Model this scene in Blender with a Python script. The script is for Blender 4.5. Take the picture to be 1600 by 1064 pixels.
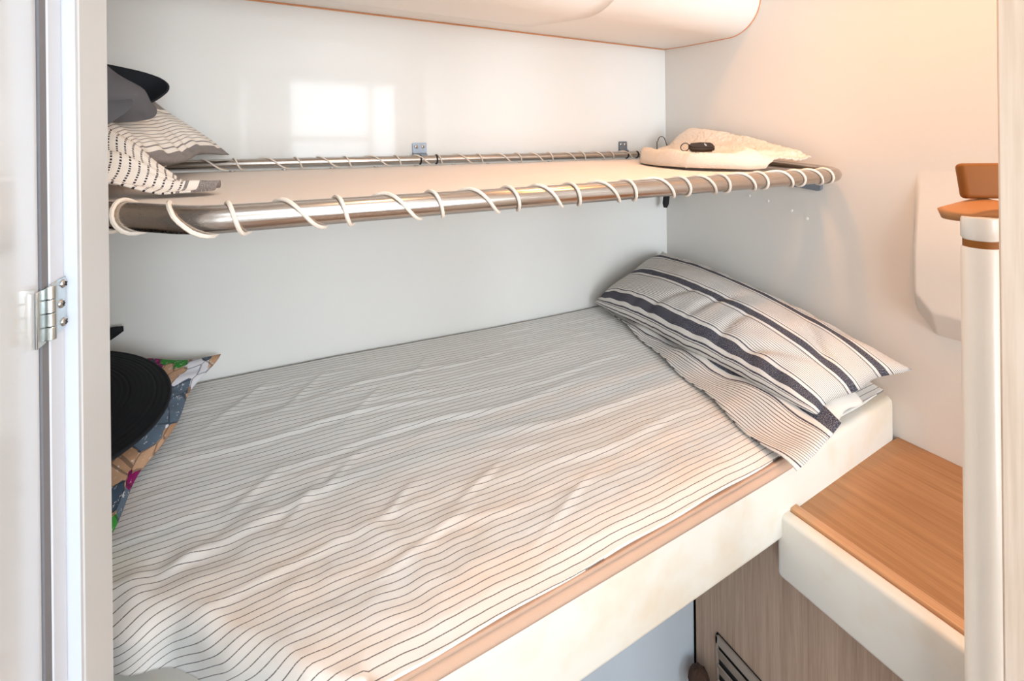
import bpy, bmesh, math, random
import numpy as np
from mathutils import Vector, Matrix, noise

# ------------------------------------------------------------------ clear
for o in list(bpy.data.objects):
    bpy.data.objects.remove(o, do_unlink=True)
scn = bpy.context.scene
COL = scn.collection
R = math.radians

# ------------------------------------------------------------------ camera
cam_d = bpy.data.cameras.new('camera')
cam = bpy.data.objects.new('camera', cam_d)
COL.objects.link(cam)
cam_d.sensor_width = 36.0
cam_d.lens = 36.0 * 700.0 / 1600.0
cam_d.shift_y = -305.0 / 1600.0
cam_d.clip_start = 0.02
cam.matrix_world = (Matrix.Translation((0, 0, 1.5)) @ Matrix.Rotation(R(-27.2), 4, 'Z')
                    @ Matrix.Rotation(R(90), 4, 'X') @ Matrix.Rotation(-0.0105, 4, 'Z'))
scn.camera = cam

# ------------------------------------------------------------------ world (daylight outside the cabin)
world = bpy.data.worlds.new('daylight')
scn.world = world
world.use_nodes = True
wb = world.node_tree.nodes['Background']
wb.inputs['Color'].default_value = (0.80, 0.90, 1.0, 1)
wb.inputs['Strength'].default_value = 3.0

# ------------------------------------------------------------------ daylight entering by the window, plus added fill from the side and above
def area(name, loc, rot, sx, sy, energy, col, spread=180):
    l = bpy.data.lights.new(name, 'AREA')
    l.shape = 'RECTANGLE'; l.size = sx; l.size_y = sy
    l.energy = energy; l.color = col; l.spread = R(spread)
    o = bpy.data.objects.new(name, l); COL.objects.link(o)
    o.location = loc; o.rotation_euler = rot
    return o
area('window_daylight', (0.75, -2.275, 1.50), (R(90), 0, 0), 1.40, 1.30, 76.0, (0.84, 0.93, 1.0))
area('side_fill', (-1.33, -1.50, 1.50), (R(90), 0, R(-90)), 1.30, 1.30, 44.0, (0.82, 0.92, 1.0))  # added cool fill for the right wall, through a made-up window
area('overhead_fill', (-0.05, -0.45, 2.36), (0, 0, 0), 0.9, 0.6, 5.0, (0.84, 0.93, 1.0))  # added cool fill above a made-up hatch

# ------------------------------------------------------------------ exposure
vs = scn.view_settings
vs.view_transform = 'Standard'
vs.look = 'None'
vs.gamma = 1.0
vs.use_curve_mapping = False
vs.exposure = -0.14

# ================================================================== materials
def new_mat(name):
    m = bpy.data.materials.new(name); m.use_nodes = True
    nt = m.node_tree
    return m, nt, nt.nodes['Principled BSDF']
def N(nt, t, **kw):
    n = nt.nodes.new(t)
    for k, v in kw.items(): setattr(n, k, v)
    return n
def lk(nt, a, b): nt.links.new(a, b)
def srgb(r, g, b):
    f = lambda c: (c / 255 / 12.92) if c / 255 <= 0.04045 else ((c / 255 + 0.055) / 1.055) ** 2.4
    return (f(r), f(g), f(b), 1)
def bump(nt, bs, height, strength, dist):
    b = N(nt, 'ShaderNodeBump'); b.inputs['Strength'].default_value = strength; b.inputs['Distance'].default_value = dist
    lk(nt, height, b.inputs['Height']); lk(nt, b.outputs[0], bs.inputs['Normal'])
def math_n(nt, op, a=None, b=None, va=None, vb=None):
    n = N(nt, 'ShaderNodeMath', operation=op)
    if a is not None: lk(nt, a, n.inputs[0])
    if b is not None: lk(nt, b, n.inputs[1])
    if va is not None: n.inputs[0].default_value = va
    if vb is not None: n.inputs[1].default_value = vb
    return n.outputs[0]
def mixc(nt, fac, a, b):
    n = N(nt, 'ShaderNodeMix', data_type='RGBA')
    if isinstance(fac, float): n.inputs[0].default_value = fac
    else: lk(nt, fac, n.inputs[0])
    for i, c in ((6, a), (7, b)):
        if isinstance(c, tuple): n.inputs[i].default_value = c
        else: lk(nt, c, n.inputs[i])
    return n.outputs[2]
def noise_n(nt, vec, scale, detail=3, rough=0.55):
    n = N(nt, 'ShaderNodeTexNoise'); n.inputs['Scale'].default_value = scale
    n.inputs['Detail'].default_value = detail; n.inputs['Roughness'].default_value = rough
    if vec is not None: lk(nt, vec, n.inputs['Vector'])
    return n.outputs['Fac']
def ramp(nt, fac, stops, interp='LINEAR'):
    n = N(nt, 'ShaderNodeValToRGB'); cr = n.color_ramp; cr.interpolation = interp
    while len(cr.elements) < len(stops): cr.elements.new(0.5)
    for e, (p, c) in zip(cr.elements, stops): e.position = p; e.color = c
    lk(nt, fac, n.inputs[0]); return n.outputs[0]

def plain(name, col, rough=0.5, metal=0.0, spec=0.5, bscale=None, bstr=0.1, bdist=0.001, var=0.0, vscale=6):
    m, nt, bs = new_mat(name)
    bs.inputs['Base Color'].default_value = col
    bs.inputs['Roughness'].default_value = rough
    bs.inputs['Metallic'].default_value = metal
    bs.inputs['Specular IOR Level'].default_value = spec
    tc = N(nt, 'ShaderNodeTexCoord')
    if var:
        f = noise_n(nt, tc.outputs['Object'], vscale, 4)
        dk = tuple(c * (1 - var) for c in col[:3]) + (1,)
        lk(nt, mixc(nt, f, dk, tuple(min(1, c * (1 + var * .5)) for c in col[:3]) + (1,)), bs.inputs['Base Color'])
    if bscale:
        bump(nt, bs, noise_n(nt, tc.outputs['Object'], bscale, 3), bstr, bdist)
    return m

def wood(name, c1, c2, grain_axis='Z', scale=60, rough=0.45, stretch=0.03):
    m, nt, bs = new_mat(name)
    tc = N(nt, 'ShaderNodeTexCoord'); mp = N(nt, 'ShaderNodeMapping')
    lk(nt, tc.outputs['Object'], mp.inputs['Vector'])
    s = [1, 1, 1]; s['XYZ'.index(grain_axis)] = stretch
    mp.inputs['Scale'].default_value = s
    f1 = noise_n(nt, mp.outputs[0], scale, 5, .65)
    f2 = noise_n(nt, mp.outputs[0], scale * 5, 3, .6)
    f = math_n(nt, 'ADD', math_n(nt, 'MULTIPLY', f1, vb=.6), math_n(nt, 'MULTIPLY', f2, vb=.4))
    c = ramp(nt, f, [(0.34, c1), (0.62, c2)])
    lk(nt, c, bs.inputs['Base Color']); bs.inputs['Roughness'].default_value = rough
    bump(nt, bs, f, .15, .0006)
    return m

def weave_uv(nt):
    uv = N(nt, 'ShaderNodeUVMap'); sp = N(nt, 'ShaderNodeSeparateXYZ'); lk(nt, uv.outputs[0], sp.inputs[0])
    return uv.outputs[0], sp.outputs[0], sp.outputs[1]

def sheet_material():
    m, nt, bs = new_mat('sheet_cotton')
    uv, u, v = weave_uv(nt)
    wob = math_n(nt, 'MULTIPLY', math_n(nt, 'SUBTRACT', noise_n(nt, uv, 14, 2), vb=.5), vb=.004)
    vv = math_n(nt, 'ADD', v, wob)
    fr = math_n(nt, 'FRACT', math_n(nt, 'DIVIDE', vv, vb=.0108))
    line = math_n(nt, 'LESS_THAN', fr, vb=.115)
    thread = math_n(nt, 'GREATER_THAN', noise_n(nt, uv, 900, 1), vb=.40)
    line = math_n(nt, 'MULTIPLY', line, math_n(nt, 'ADD', math_n(nt, 'MULTIPLY', thread, vb=.35), vb=.5))
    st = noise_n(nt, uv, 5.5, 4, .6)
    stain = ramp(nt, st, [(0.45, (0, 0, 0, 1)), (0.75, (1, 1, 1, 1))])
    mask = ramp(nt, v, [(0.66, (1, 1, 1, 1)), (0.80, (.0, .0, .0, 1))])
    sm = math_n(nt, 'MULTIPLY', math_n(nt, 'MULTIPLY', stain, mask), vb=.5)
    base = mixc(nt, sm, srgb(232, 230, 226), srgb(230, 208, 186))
    col = mixc(nt, line, base, srgb(74, 66, 64))
    lk(nt, col, bs.inputs['Base Color'])
    bs.inputs['Roughness'].default_value = .9; bs.inputs['Specular IOR Level'].default_value = .15
    bs.inputs['Sheen Weight'].default_value = .1
    bump(nt, bs, noise_n(nt, uv, 420, 2), .12, .0012)
    return m

def ticking_material(name, band, period, off, line_pitch, white, fine, dashed=False):
    """woven ticking: wide band, two thin companion stripes, a field of fine lines, repeated"""
    m, nt, bs = new_mat(name)
    uv, u, v = weave_uv(nt)
    wob = math_n(nt, 'MULTIPLY', math_n(nt, 'SUBTRACT', noise_n(nt, uv, 18, 2), vb=.5), vb=.004)
    vv = math_n(nt, 'ADD', math_n(nt, 'ADD', v, wob), vb=off + 10 * period)
    fr = math_n(nt, 'FRACT', math_n(nt, 'DIVIDE', vv, vb=period))
    K, W = (1, 1, 1, 1), (0, 0, 0, 1)
    b = ramp(nt, fr, [(0, W), (.06, K), (.085, W), (.155, K), (.345, W), (.415, K), (.44, W)], 'CONSTANT')
    field = ramp(nt, fr, [(0, K), (.05, W), (.48, K)], 'CONSTANT')
    lf = math_n(nt, 'LESS_THAN', math_n(nt, 'FRACT', math_n(nt, 'DIVIDE', vv, vb=line_pitch)), vb=.24)
    if dashed:
        d = math_n(nt, 'LESS_THAN', math_n(nt, 'FRACT', math_n(nt, 'DIVIDE', u, vb=.0045)), vb=.62)
        lf = math_n(nt, 'MULTIPLY', lf, d)
    lf = math_n(nt, 'MULTIPLY', lf, field)
    th = noise_n(nt, uv, 700, 1)
    tk = math_n(nt, 'ADD', math_n(nt, 'MULTIPLY', math_n(nt, 'GREATER_THAN', th, vb=.56), vb=-.28), vb=1.0)
    f1 = math_n(nt, 'MULTIPLY', b, tk)
    c = mixc(nt, lf, white, fine)
    c = mixc(nt, f1, c, band)
    lk(nt, c, bs.inputs['Base Color'])
    bs.inputs['Roughness'].default_value = .92; bs.inputs['Specular IOR Level'].default_value = .15
    bump(nt, bs, noise_n(nt, uv, 420, 2), .12, .0012)
    return m

def plank_print_material():
    m, nt, bs = new_mat('painted_plank_print')
    uv, u, v = weave_uv(nt)
    mp = N(nt, 'ShaderNodeMapping'); lk(nt, uv, mp.inputs['Vector'])
    mp.inputs['Rotation'].default_value = (0, 0, R(38)); mp.inputs['Scale'].default_value = (17, 38, 1)
    vo = N(nt, 'ShaderNodeTexVoronoi'); vo.distance = 'CHEBYCHEV'; vo.inputs['Scale'].default_value = 1.0
    lk(nt, mp.outputs[0], vo.inputs['Vector'])
    sp = N(nt, 'ShaderNodeSeparateColor'); lk(nt, vo.outputs['Color'], sp.inputs[0])
    c = ramp(nt, sp.outputs[0], [(0, srgb(196, 158, 128)), (.20, srgb(92, 108, 124)), (.40, srgb(226, 226, 234)),
                                 (.58, srgb(136, 22, 92)), (.70, srgb(178, 140, 110)), (.84, srgb(60, 76, 92)),
                                 (.93, srgb(58, 140, 58))], 'CONSTANT')
    scratch = math_n(nt, 'GREATER_THAN', noise_n(nt, mp.outputs[0], 3.2, 5, .75), vb=.60)
    c = mixc(nt, math_n(nt, 'MULTIPLY', scratch, vb=.7), c, srgb(230, 226, 224))
    ed = N(nt, 'ShaderNodeTexVoronoi'); ed.feature = 'DISTANCE_TO_EDGE'; ed.inputs['Scale'].default_value = 1.0
    lk(nt, mp.outputs[0], ed.inputs['Vector'])
    e = math_n(nt, 'LESS_THAN', ed.outputs['Distance'], vb=.035)
    c = mixc(nt, math_n(nt, 'MULTIPLY', e, vb=.55), c, srgb(40, 40, 48))
    lk(nt, c, bs.inputs['Base Color']); bs.inputs['Roughness'].default_value = .85
    bs.inputs['Specular IOR Level'].default_value = .2
    return m

def vinyl_material(name, base, stain, lo=.5, hi=.75):
    m, nt, bs = new_mat(name)
    tc = N(nt, 'ShaderNodeTexCoord')
    f = noise_n(nt, tc.outputs['Object'], 7, 4, .6)
    s = ramp(nt, f, [(lo, (0, 0, 0, 1)), (hi, (1, 1, 1, 1))])
    lk(nt, mixc(nt, s, base, stain), bs.inputs['Base Color'])
    bs.inputs['Roughness'].default_value = .5
    bump(nt, bs, noise_n(nt, tc.outputs['Object'], 350, 2), .08, .0006)
    return m

def brushed_steel(name, col=(.72, .70, .68, 1), rough=.28):
    m, nt, bs = new_mat(name)
    bs.inputs['Metallic'].default_value = 1.0; bs.inputs['Base Color'].default_value = col
    bs.inputs['Roughness'].default_value = rough
    tc = N(nt, 'ShaderNodeTexCoord'); mp = N(nt, 'ShaderNodeMapping'); lk(nt, tc.outputs['Object'], mp.inputs['Vector'])
    mp.inputs['Scale'].default_value = (2, 260, 260)
    f = noise_n(nt, mp.outputs[0], 4, 3)
    lk(nt, ramp(nt, f, [(.3, (rough * .7,) * 3 + (1,)), (.7, (rough * 1.4,) * 3 + (1,))]), bs.inputs['Roughness'])
    return m

M = {}
M['gelcoat'] = plain('gelcoat_white', srgb(232, 231, 227), .07, spec=.22, bscale=2.5, bstr=.03, bdist=.004)
M['wall_satin'] = plain('wall_satin_white', srgb(228, 225, 219), .32, spec=.5, bscale=60, bstr=.02, bdist=.001)
M['headliner'] = plain('headliner_white', srgb(238, 234, 228), .45)
M['paint'] = plain('jamb_paint', srgb(208, 216, 227), .25, bscale=8, bstr=.02, bdist=.002)
M['jambface'] = plain('jamb_laminate', srgb(206, 212, 215), .4, bscale=9, bstr=.05, bdist=.002)
M['doorgloss'] = plain('door_gloss', srgb(220, 229, 236), .12, spec=.5)
M['seam'] = plain('tan_sealant', srgb(214, 150, 104), .6)
M['gapshade'] = plain('gap_shade_grey', srgb(120, 122, 128), .7)  # grey stands in for the shade inside the door gap
M['bulkwhite'] = plain('berth_front_white', srgb(205, 217, 228), .4)
M['floor'] = wood('floor_teak', srgb(120, 84, 56), srgb(150, 108, 74), 'X', 40, .4)
M['steel'] = brushed_steel('brushed_steel', (.52, .47, .43, 1), .22)
M['zinc'] = plain('zinc_plate', (.62, .66, .66, 1), .22, 1.0, var=.35, vscale=90)
M['screw'] = plain('screw_steel', (.55, .52, .50, 1), .3, 1.0)
M['dark'] = plain('dark_recess', srgb(28, 28, 30), .7)
M['rubber'] = plain('black_rubber', srgb(24, 25, 28), .55)
M['blackwebbing'] = plain('black_webbing', srgb(20, 20, 22), .8, bscale=300, bstr=.3)
M['bluesteel'] = plain('bracket_blue_grey', srgb(140, 148, 158), .42, .55, var=.2, vscale=40)
M['canvas'] = plain('bunk_canvas', srgb(240, 231, 222), .75, spec=.25, bscale=500, bstr=.1, bdist=.0008, var=.05)
M['cord'] = plain('lacing_cord', srgb(240, 228, 214), .8, spec=.2, bscale=900, bstr=.4, bdist=.0006)
M['towel'] = plain('terry_cotton', srgb(232, 224, 212), .98, spec=.1, bscale=420, bstr=.9, bdist=.003)
M['fob'] = plain('key_plastic', srgb(44, 34, 28), .35)
M['chrome'] = plain('chrome', (.8, .8, .8, 1), .12, 1.0)
M['wire'] = plain('hook_wire', srgb(70, 60, 52), .35, .9)
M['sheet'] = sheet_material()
M['ticking'] = ticking_material('ticking_navy', srgb(58, 58, 72), .150, .0675, .0060, srgb(222, 218, 212), srgb(92, 88, 90))
M['ticking_grey'] = ticking_material('ticking_grey', srgb(128, 122, 120), .165, .078, .0095, srgb(238, 230, 220), srgb(60, 56, 64), True)
M['plank_print'] = plank_print_material()
M['hatblack'] = plain('black_straw', srgb(13, 16, 20), .75, spec=.25, bscale=500, bstr=.3, bdist=.0006)
M['hatgrey'] = plain('grey_felt', srgb(98, 98, 102), .85, spec=.2, bscale=600, bstr=.15)
M['hatlining'] = plain('dark_lining', srgb(22, 26, 32), .7, spec=.3)
M['pillow_plain'] = plain('pillow_inner', srgb(222, 216, 208), .9, spec=.15)
M['vinyl'] = vinyl_material('cream_vinyl', srgb(230, 225, 214), srgb(224, 206, 180), .5, .8)
M['piping'] = plain('tan_corduroy', srgb(196, 164, 142), .85, bscale=300, bstr=.3)
M['oak'] = wood('oak_top', srgb(152, 104, 62), srgb(178, 132, 88), 'Y', 55, .38, .035)
M['oaklip'] = wood('oak_lip', srgb(196, 146, 104), srgb(216, 170, 128), 'Y', 55, .45, .035)
M['oakside'] = wood('oak_side', srgb(156, 130, 110), srgb(190, 164, 142), 'Z', 70, .5, .03)
M['ash'] = wood('pale_ash', srgb(204, 176, 150), srgb(232, 212, 192), 'Z', 30, .5, .04)
M['slat'] = plain('grille_metal', srgb(168, 154, 140), .4, .4)
M['post'] = plain('post_enamel', srgb(238, 230, 218), .3, var=.06, vscale=14)
M['leather'] = plain('tan_leather', srgb(146, 88, 34), .6, spec=.25, bscale=200, bstr=.06)
M['leather_pale'] = plain('pale_tan_leather', srgb(182, 126, 78), .55, spec=.3, bscale=200, bstr=.06)
M['brown'] = plain('brown_plush', srgb(70, 48, 36), .95, bscale=200, bstr=.6, bdist=.004)
M['lamp_ring'] = plain('lamp_ring', srgb(230, 224, 214), .3)

# ================================================================== helpers
def link(name, me, mat, parent=None):
    o = bpy.data.objects.new(name, me); COL.objects.link(o)
    if mat is not None: me.materials.append(mat)
    if parent is not None: o.parent = parent
    return o
def tag(o, label=None, cat=None, group=None, kind=None):
    if label: o['label'] = label
    if cat: o['category'] = cat
    if group: o['group'] = group
    if kind: o['kind'] = kind
    return o
def empty(name, loc=(0, 0, 0)):
    o = bpy.data.objects.new(name, None); COL.objects.link(o); o.location = loc
    o.empty_display_size = .05
    return o
def part(name, me, mat, root):
    """mesh given in world coordinates, parented under an Empty that sits at the thing's base"""
    o = link(name, me, mat)
    wl = Vector((0, 0, 0)); r = root
    while r is not None:
        wl += Vector(r.location); r = r.parent
    me.transform(Matrix.Translation(-wl)); o.parent = root
    return o
def bm_mesh(bm, name, smooth=True, angle=None):
    me = bpy.data.meshes.new(name); bm.normal_update(); bm.to_mesh(me); bm.free()
    if smooth:
        for p in me.polygons: p.use_smooth = True
        if angle: me.set_sharp_from_angle(angle=R(angle))
    return me
def box_mesh(name, lo, hi, bev=0.0, seg=2):
    bm = bmesh.new(); bmesh.ops.create_cube(bm, size=1)
    lo, hi = Vector(lo), Vector(hi); c = (lo + hi) / 2; d = hi - lo
    for v in bm.verts: v.co = Vector((v.co.x * d.x, v.co.y * d.y, v.co.z * d.z)) + c
    if bev: bmesh.ops.bevel(bm, geom=list(bm.edges), offset=bev, segments=seg, profile=.5, affect='EDGES')
    return bm_mesh(bm, name, bev > 0, 40)
def grid_mesh(name, nu, nv, fn, uvfn=None, thick=0.0, closed=False):
    """fn(a,b) with a,b in 0..1 -> Vector; thick>0 gives the sheet a second side, downwards along normals"""
    P = np.zeros((nu + 1, nv + 1, 3)); U = np.zeros((nu + 1, nv + 1, 2))
    for i in range(nu + 1):
        for j in range(nv + 1):
            a, b = i / nu, j / nv
            P[i, j] = fn(a, b); U[i, j] = uvfn(a, b) if uvfn else (a, b)
    V = [tuple(p) for p in P.reshape(-1, 3)]; UV = [tuple(p) for p in U.reshape(-1, 2)]
    idx = lambda i, j: i * (nv + 1) + j
    F = [(idx(i, j), idx(i + 1, j), idx(i + 1, j + 1), idx(i, j + 1)) for i in range(nu) for j in range(nv)]
    if thick:
        du = np.gradient(P, axis=0); dv = np.gradient(P, axis=1)
        n = np.cross(du, dv); n /= (np.linalg.norm(n, axis=2, keepdims=True) + 1e-12)
        Q = P - n * thick
        off = len(V)
        V += [tuple(p) for p in Q.reshape(-1, 3)]; UV = UV + UV
        F += [(off + d, off + c, off + b, off + a) for (a, b, c, d) in F[:]]
        ring = [idx(i, 0) for i in range(nu)] + [idx(nu, j) for j in range(nv)] + [idx(i, nv) for i in range(nu, 0, -1)] + [idx(0, j) for j in range(nv, 0, -1)]
        for k in range(len(ring)):
            a, b = ring[k], ring[(k + 1) % len(ring)]
            F.append((b, a, off + a, off + b))
    me = bpy.data.meshes.new(name); me.from_pydata(V, [], F)
    ul = me.uv_layers.new(name='UVMap')
    li = np.empty(len(me.loops), dtype=np.int32); me.loops.foreach_get('vertex_index', li)
    ul.data.foreach_set('uv', np.array(UV)[li].astype(np.float32).ravel())
    for p in me.polygons: p.use_smooth = True
    return me
def tube_mesh(name, pts, rad, seg=12, caps=True, closed=False):
    pts = [Vector(p) for p in pts]; n = len(pts)
    rads = rad if isinstance(rad, (list, tuple)) else [rad] * n
    bm = bmesh.new(); rings = []
    up = None
    for i, p in enumerate(pts):
        if closed: t = (pts[(i + 1) % n] - pts[i - 1]).normalized()
        else: t = (pts[min(i + 1, n - 1)] - pts[max(i - 1, 0)]).normalized()
        if up is None:
            up = Vector((0, 0, 1)) if abs(t.z) < .9 else Vector((1, 0, 0))
        up = (up - t * up.dot(t)).normalized(); s = t.cross(up)
        rings.append([bm.verts.new(p + (up * math.cos(2 * math.pi * k / seg) + s * math.sin(2 * math.pi * k / seg)) * rads[i]) for k in range(seg)])
    m = n if closed else n - 1
    for i in range(m):
        a, b = rings[i], rings[(i + 1) % n]
        for k in range(seg): bm.faces.new((a[k], a[(k + 1) % seg], b[(k + 1) % seg], b[k]))
    if caps and not closed:
        bm.faces.new(rings[0][::-1]); bm.faces.new(rings[-1])
    bmesh.ops.recalc_face_normals(bm, faces=bm.faces)
    return bm_mesh(bm, name, True, 50)
def lathe_mesh(name, prof, seg=32, mtx=None):
    """prof: list of (r,z) from bottom to top; closed at both ends when r==0"""
    bm = bmesh.new(); rings = []
    for r, z in prof:
        if r < 1e-6: rings.append([bm.verts.new((0, 0, z))])
        else: rings.append([bm.verts.new((r * math.cos(2 * math.pi * k / seg), r * math.sin(2 * math.pi * k / seg), z)) for k in range(seg)])
    for a, b in zip(rings, rings[1:]):
        for k in range(seg):
            k2 = (k + 1) % seg
            if len(a) == 1: bm.faces.new((a[0], b[k2], b[k]))
            elif len(b) == 1: bm.faces.new((a[k], a[k2], b[0]))
            else: bm.faces.new((a[k], a[k2], b[k2], b[k]))
    bmesh.ops.recalc_face_normals(bm, faces=bm.faces)
    if mtx is not None: bmesh.ops.transform(bm, matrix=mtx, verts=bm.verts)
    return bm_mesh(bm, name, True, 40)
def prism_mesh(name, pts, z0, z1, bev=0.0, seg=3):
    bm = bmesh.new()
    vs_ = [bm.verts.new((x, y, z0)) for x, y in pts]
    f = bm.faces.new(vs_)
    r = bmesh.ops.extrude_face_region(bm, geom=[f])
    for v in r['geom']:
        if isinstance(v, bmesh.types.BMVert): v.co.z = z1
    bmesh.ops.recalc_face_normals(bm, faces=bm.faces)
    if bev: bmesh.ops.bevel(bm, geom=list(bm.edges), offset=bev, segments=seg, profile=.5, affect='EDGES')
    return bm_mesh(bm, name, bev > 0, 40)
def frame_from(n, loc):
    q = Vector(n).normalized().to_track_quat('Z', 'Y')
    return Matrix.Translation(loc) @ q.to_matrix().to_4x4()
def join_meshes(name, meshes):
    bm = bmesh.new()
    for me in meshes: bm.from_mesh(me); bpy.data.meshes.remove(me)
    return bm_mesh(bm, name, True, 40)
def fbm(x, y, z=0.0, o=3):
    return noise.fractal(Vector((x, y, z)), 1.0, 2.0, o)
def sstep(a, b, x):
    t = min(1, max(0, (x - a) / (b - a))); return t * t * (3 - 2 * t)
def screw_head(name, loc, nrm, r, root, spin=.4):
    mt = frame_from(nrm, loc)
    s = part(name, lathe_mesh(name, [(r, 0), (r, r * .18), (r * .75, r * .38), (0, r * .42)], 18, mt), M['screw'], root)
    c1 = box_mesh('c', (-r * .6, -r * .11, r * .36), (r * .6, r * .11, r * .47)); c2 = box_mesh('c', (-r * .11, -r * .6, r * .36), (r * .11, r * .6, r * .47))
    cm = join_meshes('cross_slot', [c1, c2]); cm.transform(mt @ Matrix.Rotation(spin, 4, 'Z'))
    return s, cm

# ================================================================== the cabin shell
XL, XR, YB, YR, ZC = -0.60, 1.295, 1.244, -2.20, 2.30
def struct(name, me, mat, label):
    o = link(name, me, mat); tag(o, label, kind='structure'); return o
struct('floor', box_mesh('floor', (-1.3, YR - .1, -.08), (1.6, YB + .1, 0)), M['floor'], 'brown wooden cabin floor under the berth')
struct('wall_back', box_mesh('wall_back', (-.72, YB, 0), (1.40, YB + .08, ZC)), M['gelcoat'], 'glossy white wall along the long side of the berth')
wr = struct('wall_right', box_mesh('wall_right', (XR, YR, 0), (XR + .08, YB, ZC)), M['wall_satin'], 'white wall at the pillow end of the berth')
struct('wall_left', box_mesh('wall_left', (XL - .08, .46, 0), (XL, YB, ZC)), M['wall_satin'], 'white wall at the foot end of the berth')
bm = bmesh.new()
for y0, y1, z0, z1 in ((YR, -2.12, 0, ZC), (-.88, .46, 0, ZC), (-2.12, -.88, 0, .88), (-2.12, -.88, 2.12, ZC)):
    t = box_mesh('t', (-1.3, y0, z0), (-1.22, y1, z1)); bm.from_mesh(t); bpy.data.meshes.remove(t)
struct('wall_passage', bm_mesh(bm, 'wall_passage', False), M['wall_satin'], 'white wall of the passage beside the open door')
bm = bmesh.new()
for y0, y1, z0, z1 in ((-2.12, -2.08, .88, 2.12), (-.92, -.88, .88, 2.12), (-2.12, -.88, .88, .92), (-2.12, -.88, 2.08, 2.12), (-1.52, -1.48, .88, 2.12)):
    t = box_mesh('t', (-1.27, y0, z0), (-1.21, y1, z1)); bm.from_mesh(t); bpy.data.meshes.remove(t)
struct('fill_window', bm_mesh(bm, 'fill_window', False), M['paint'], 'added white window frame, out of view, for the side fill light')  # invented frame around the added side fill
# ceiling with a made-up, unseen hatch opening for the overhead fill light
hx0, hx1, hy0, hy1 = -.5, .4, -.75, -.15
bm = bmesh.new()
for lo, hi in (((-1.3, YR - .1), (1.40, hy0)), ((-1.3, hy1), (1.40, YB + .08)), ((-1.3, hy0), (hx0, hy1)), ((hx1, hy0), (1.40, hy1))):
    t = box_mesh('t', (lo[0], lo[1], ZC), (hi[0], hi[1], ZC + .05)); bm.from_mesh(t); bpy.data.meshes.remove(t)
struct('ceiling', bm_mesh(bm, 'ceiling', False), M['headliner'], 'white cabin ceiling with an added hatch opening for fill light')
# rear wall with the window
wx0, wx1, wz0, wz1 = .05, 1.27, .85, 2.15
bm = bmesh.new()
for lo, hi in (((-1.3, 0), (wx0, ZC)), ((wx1, 0), (1.40, ZC)), ((wx0, 0), (wx1, wz0)), ((wx0, wz1), (wx1, ZC))):
    t = box_mesh('t', (lo[0], YR - .06, lo[1]), (hi[0], YR, hi[1])); bm.from_mesh(t); bpy.data.meshes.remove(t)
struct('wall_rear', bm_mesh(bm, 'wall_rear', False), M['wall_satin'], 'white wall behind the photographer with a window')
bm = bmesh.new()
for lo, hi in (((wx0, wz0), (wx0 + .03, wz1)), ((wx1 - .03, wz0), (wx1, wz1)), ((wx0, wz0), (wx1, wz0 + .03)), ((wx0, wz1 - .03), (wx1, wz1)), ((.78, wz0), (.82, wz1)), ((wx0, 1.56), (.80, 1.60))):
    t = box_mesh('t', (lo[0], YR - .03, lo[1]), (hi[0], YR + .012, hi[1])); bm.from_mesh(t); bpy.data.meshes.remove(t)
struct('window_1', bm_mesh(bm, 'window_1', False), M['paint'], 'white framed cabin window letting in daylight')

# moulded bulge and screw plugs on the right wall
def bulge(a, b):
    # a: along Y from the far edge towards the camera, b: from the bottom up
    y = .497 - a * .60
    z = 1.068 + b * .42
    d = .030
    side = sstep(0, .012, .497 - y)
    zb = 1.066 + .048 * min(1, max(0, (y - .458) / .036))      # the lower corner is cut at a slant
    bot = min(1, max(0, (z - zb) / .056))
    top = 1 - sstep(1.22, 1.46, z)
    return Vector((XR + .001 - d * side * bot * top, y, z))
wb_ = link('wall_bulge', grid_mesh('wall_bulge', 150, 90, bulge), M['wall_satin']); wb_.parent = wr
for k, (y, z) in enumerate(((.98, 1.362), (.905, 1.335), (.845, 1.325), (.775, 1.305), (.733, 1.288))):
    me = lathe_mesh('screw_plug', [(.0045, 0), (.004, .002), (0, .003)], 12, frame_from((-1, 0, 0), (XR, y, z)))
    o = link('screw_plug', me, M['headliner']); o.parent = wr

# overhead locker moulded along the back wall
def locker_profile():
    pts = [(YB, 1.858), (1.15, 1.850), (1.05, 1.845), (.99, 1.842)]
    cy, cz, r = .965, 1.945, .104
    for k in range(0, 13):
        a = -math.pi / 2 - k / 12 * math.pi / 2
        pts.append((cy + r * math.cos(a), cz + r * math.sin(a)))
    pts += [(.862, 2.08), (.872, ZC - .002)]
    return pts
prof = locker_profile()
root = empty('overhead_locker', (.35, YB, 1.85)); tag(root, 'long white moulded overhead locker with rounded bottom edge above the bunk', 'locker')
bm = bmesh.new()
rings = [[bm.verts.new((x, y, z)) for (y, z) in prof] for x in np.linspace(XL + .002, XR - .001, 8)]
for a, b in zip(rings, rings[1:]):
    for k in range(len(prof) - 1): bm.faces.new((a[k], b[k], b[k + 1], a[k + 1]))
bmesh.ops.recalc_face_normals(bm, faces=bm.faces)
for f in bm.faces:
    pass
part('locker_body', bm_mesh(bm, 'locker_body', True, 50), M['headliner'], root)
part('seam_strip', tube_mesh('seam_strip', [(XL + .01, YB - .001, 1.856), (XR - .003, YB - .001, 1.856)], .0022, 8), M['seam'], root)
part('seam_strip', tube_mesh('seam_strip', [(XR - .001, y, z) for y, z in prof], .0022, 8), M['seam'], root)
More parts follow.
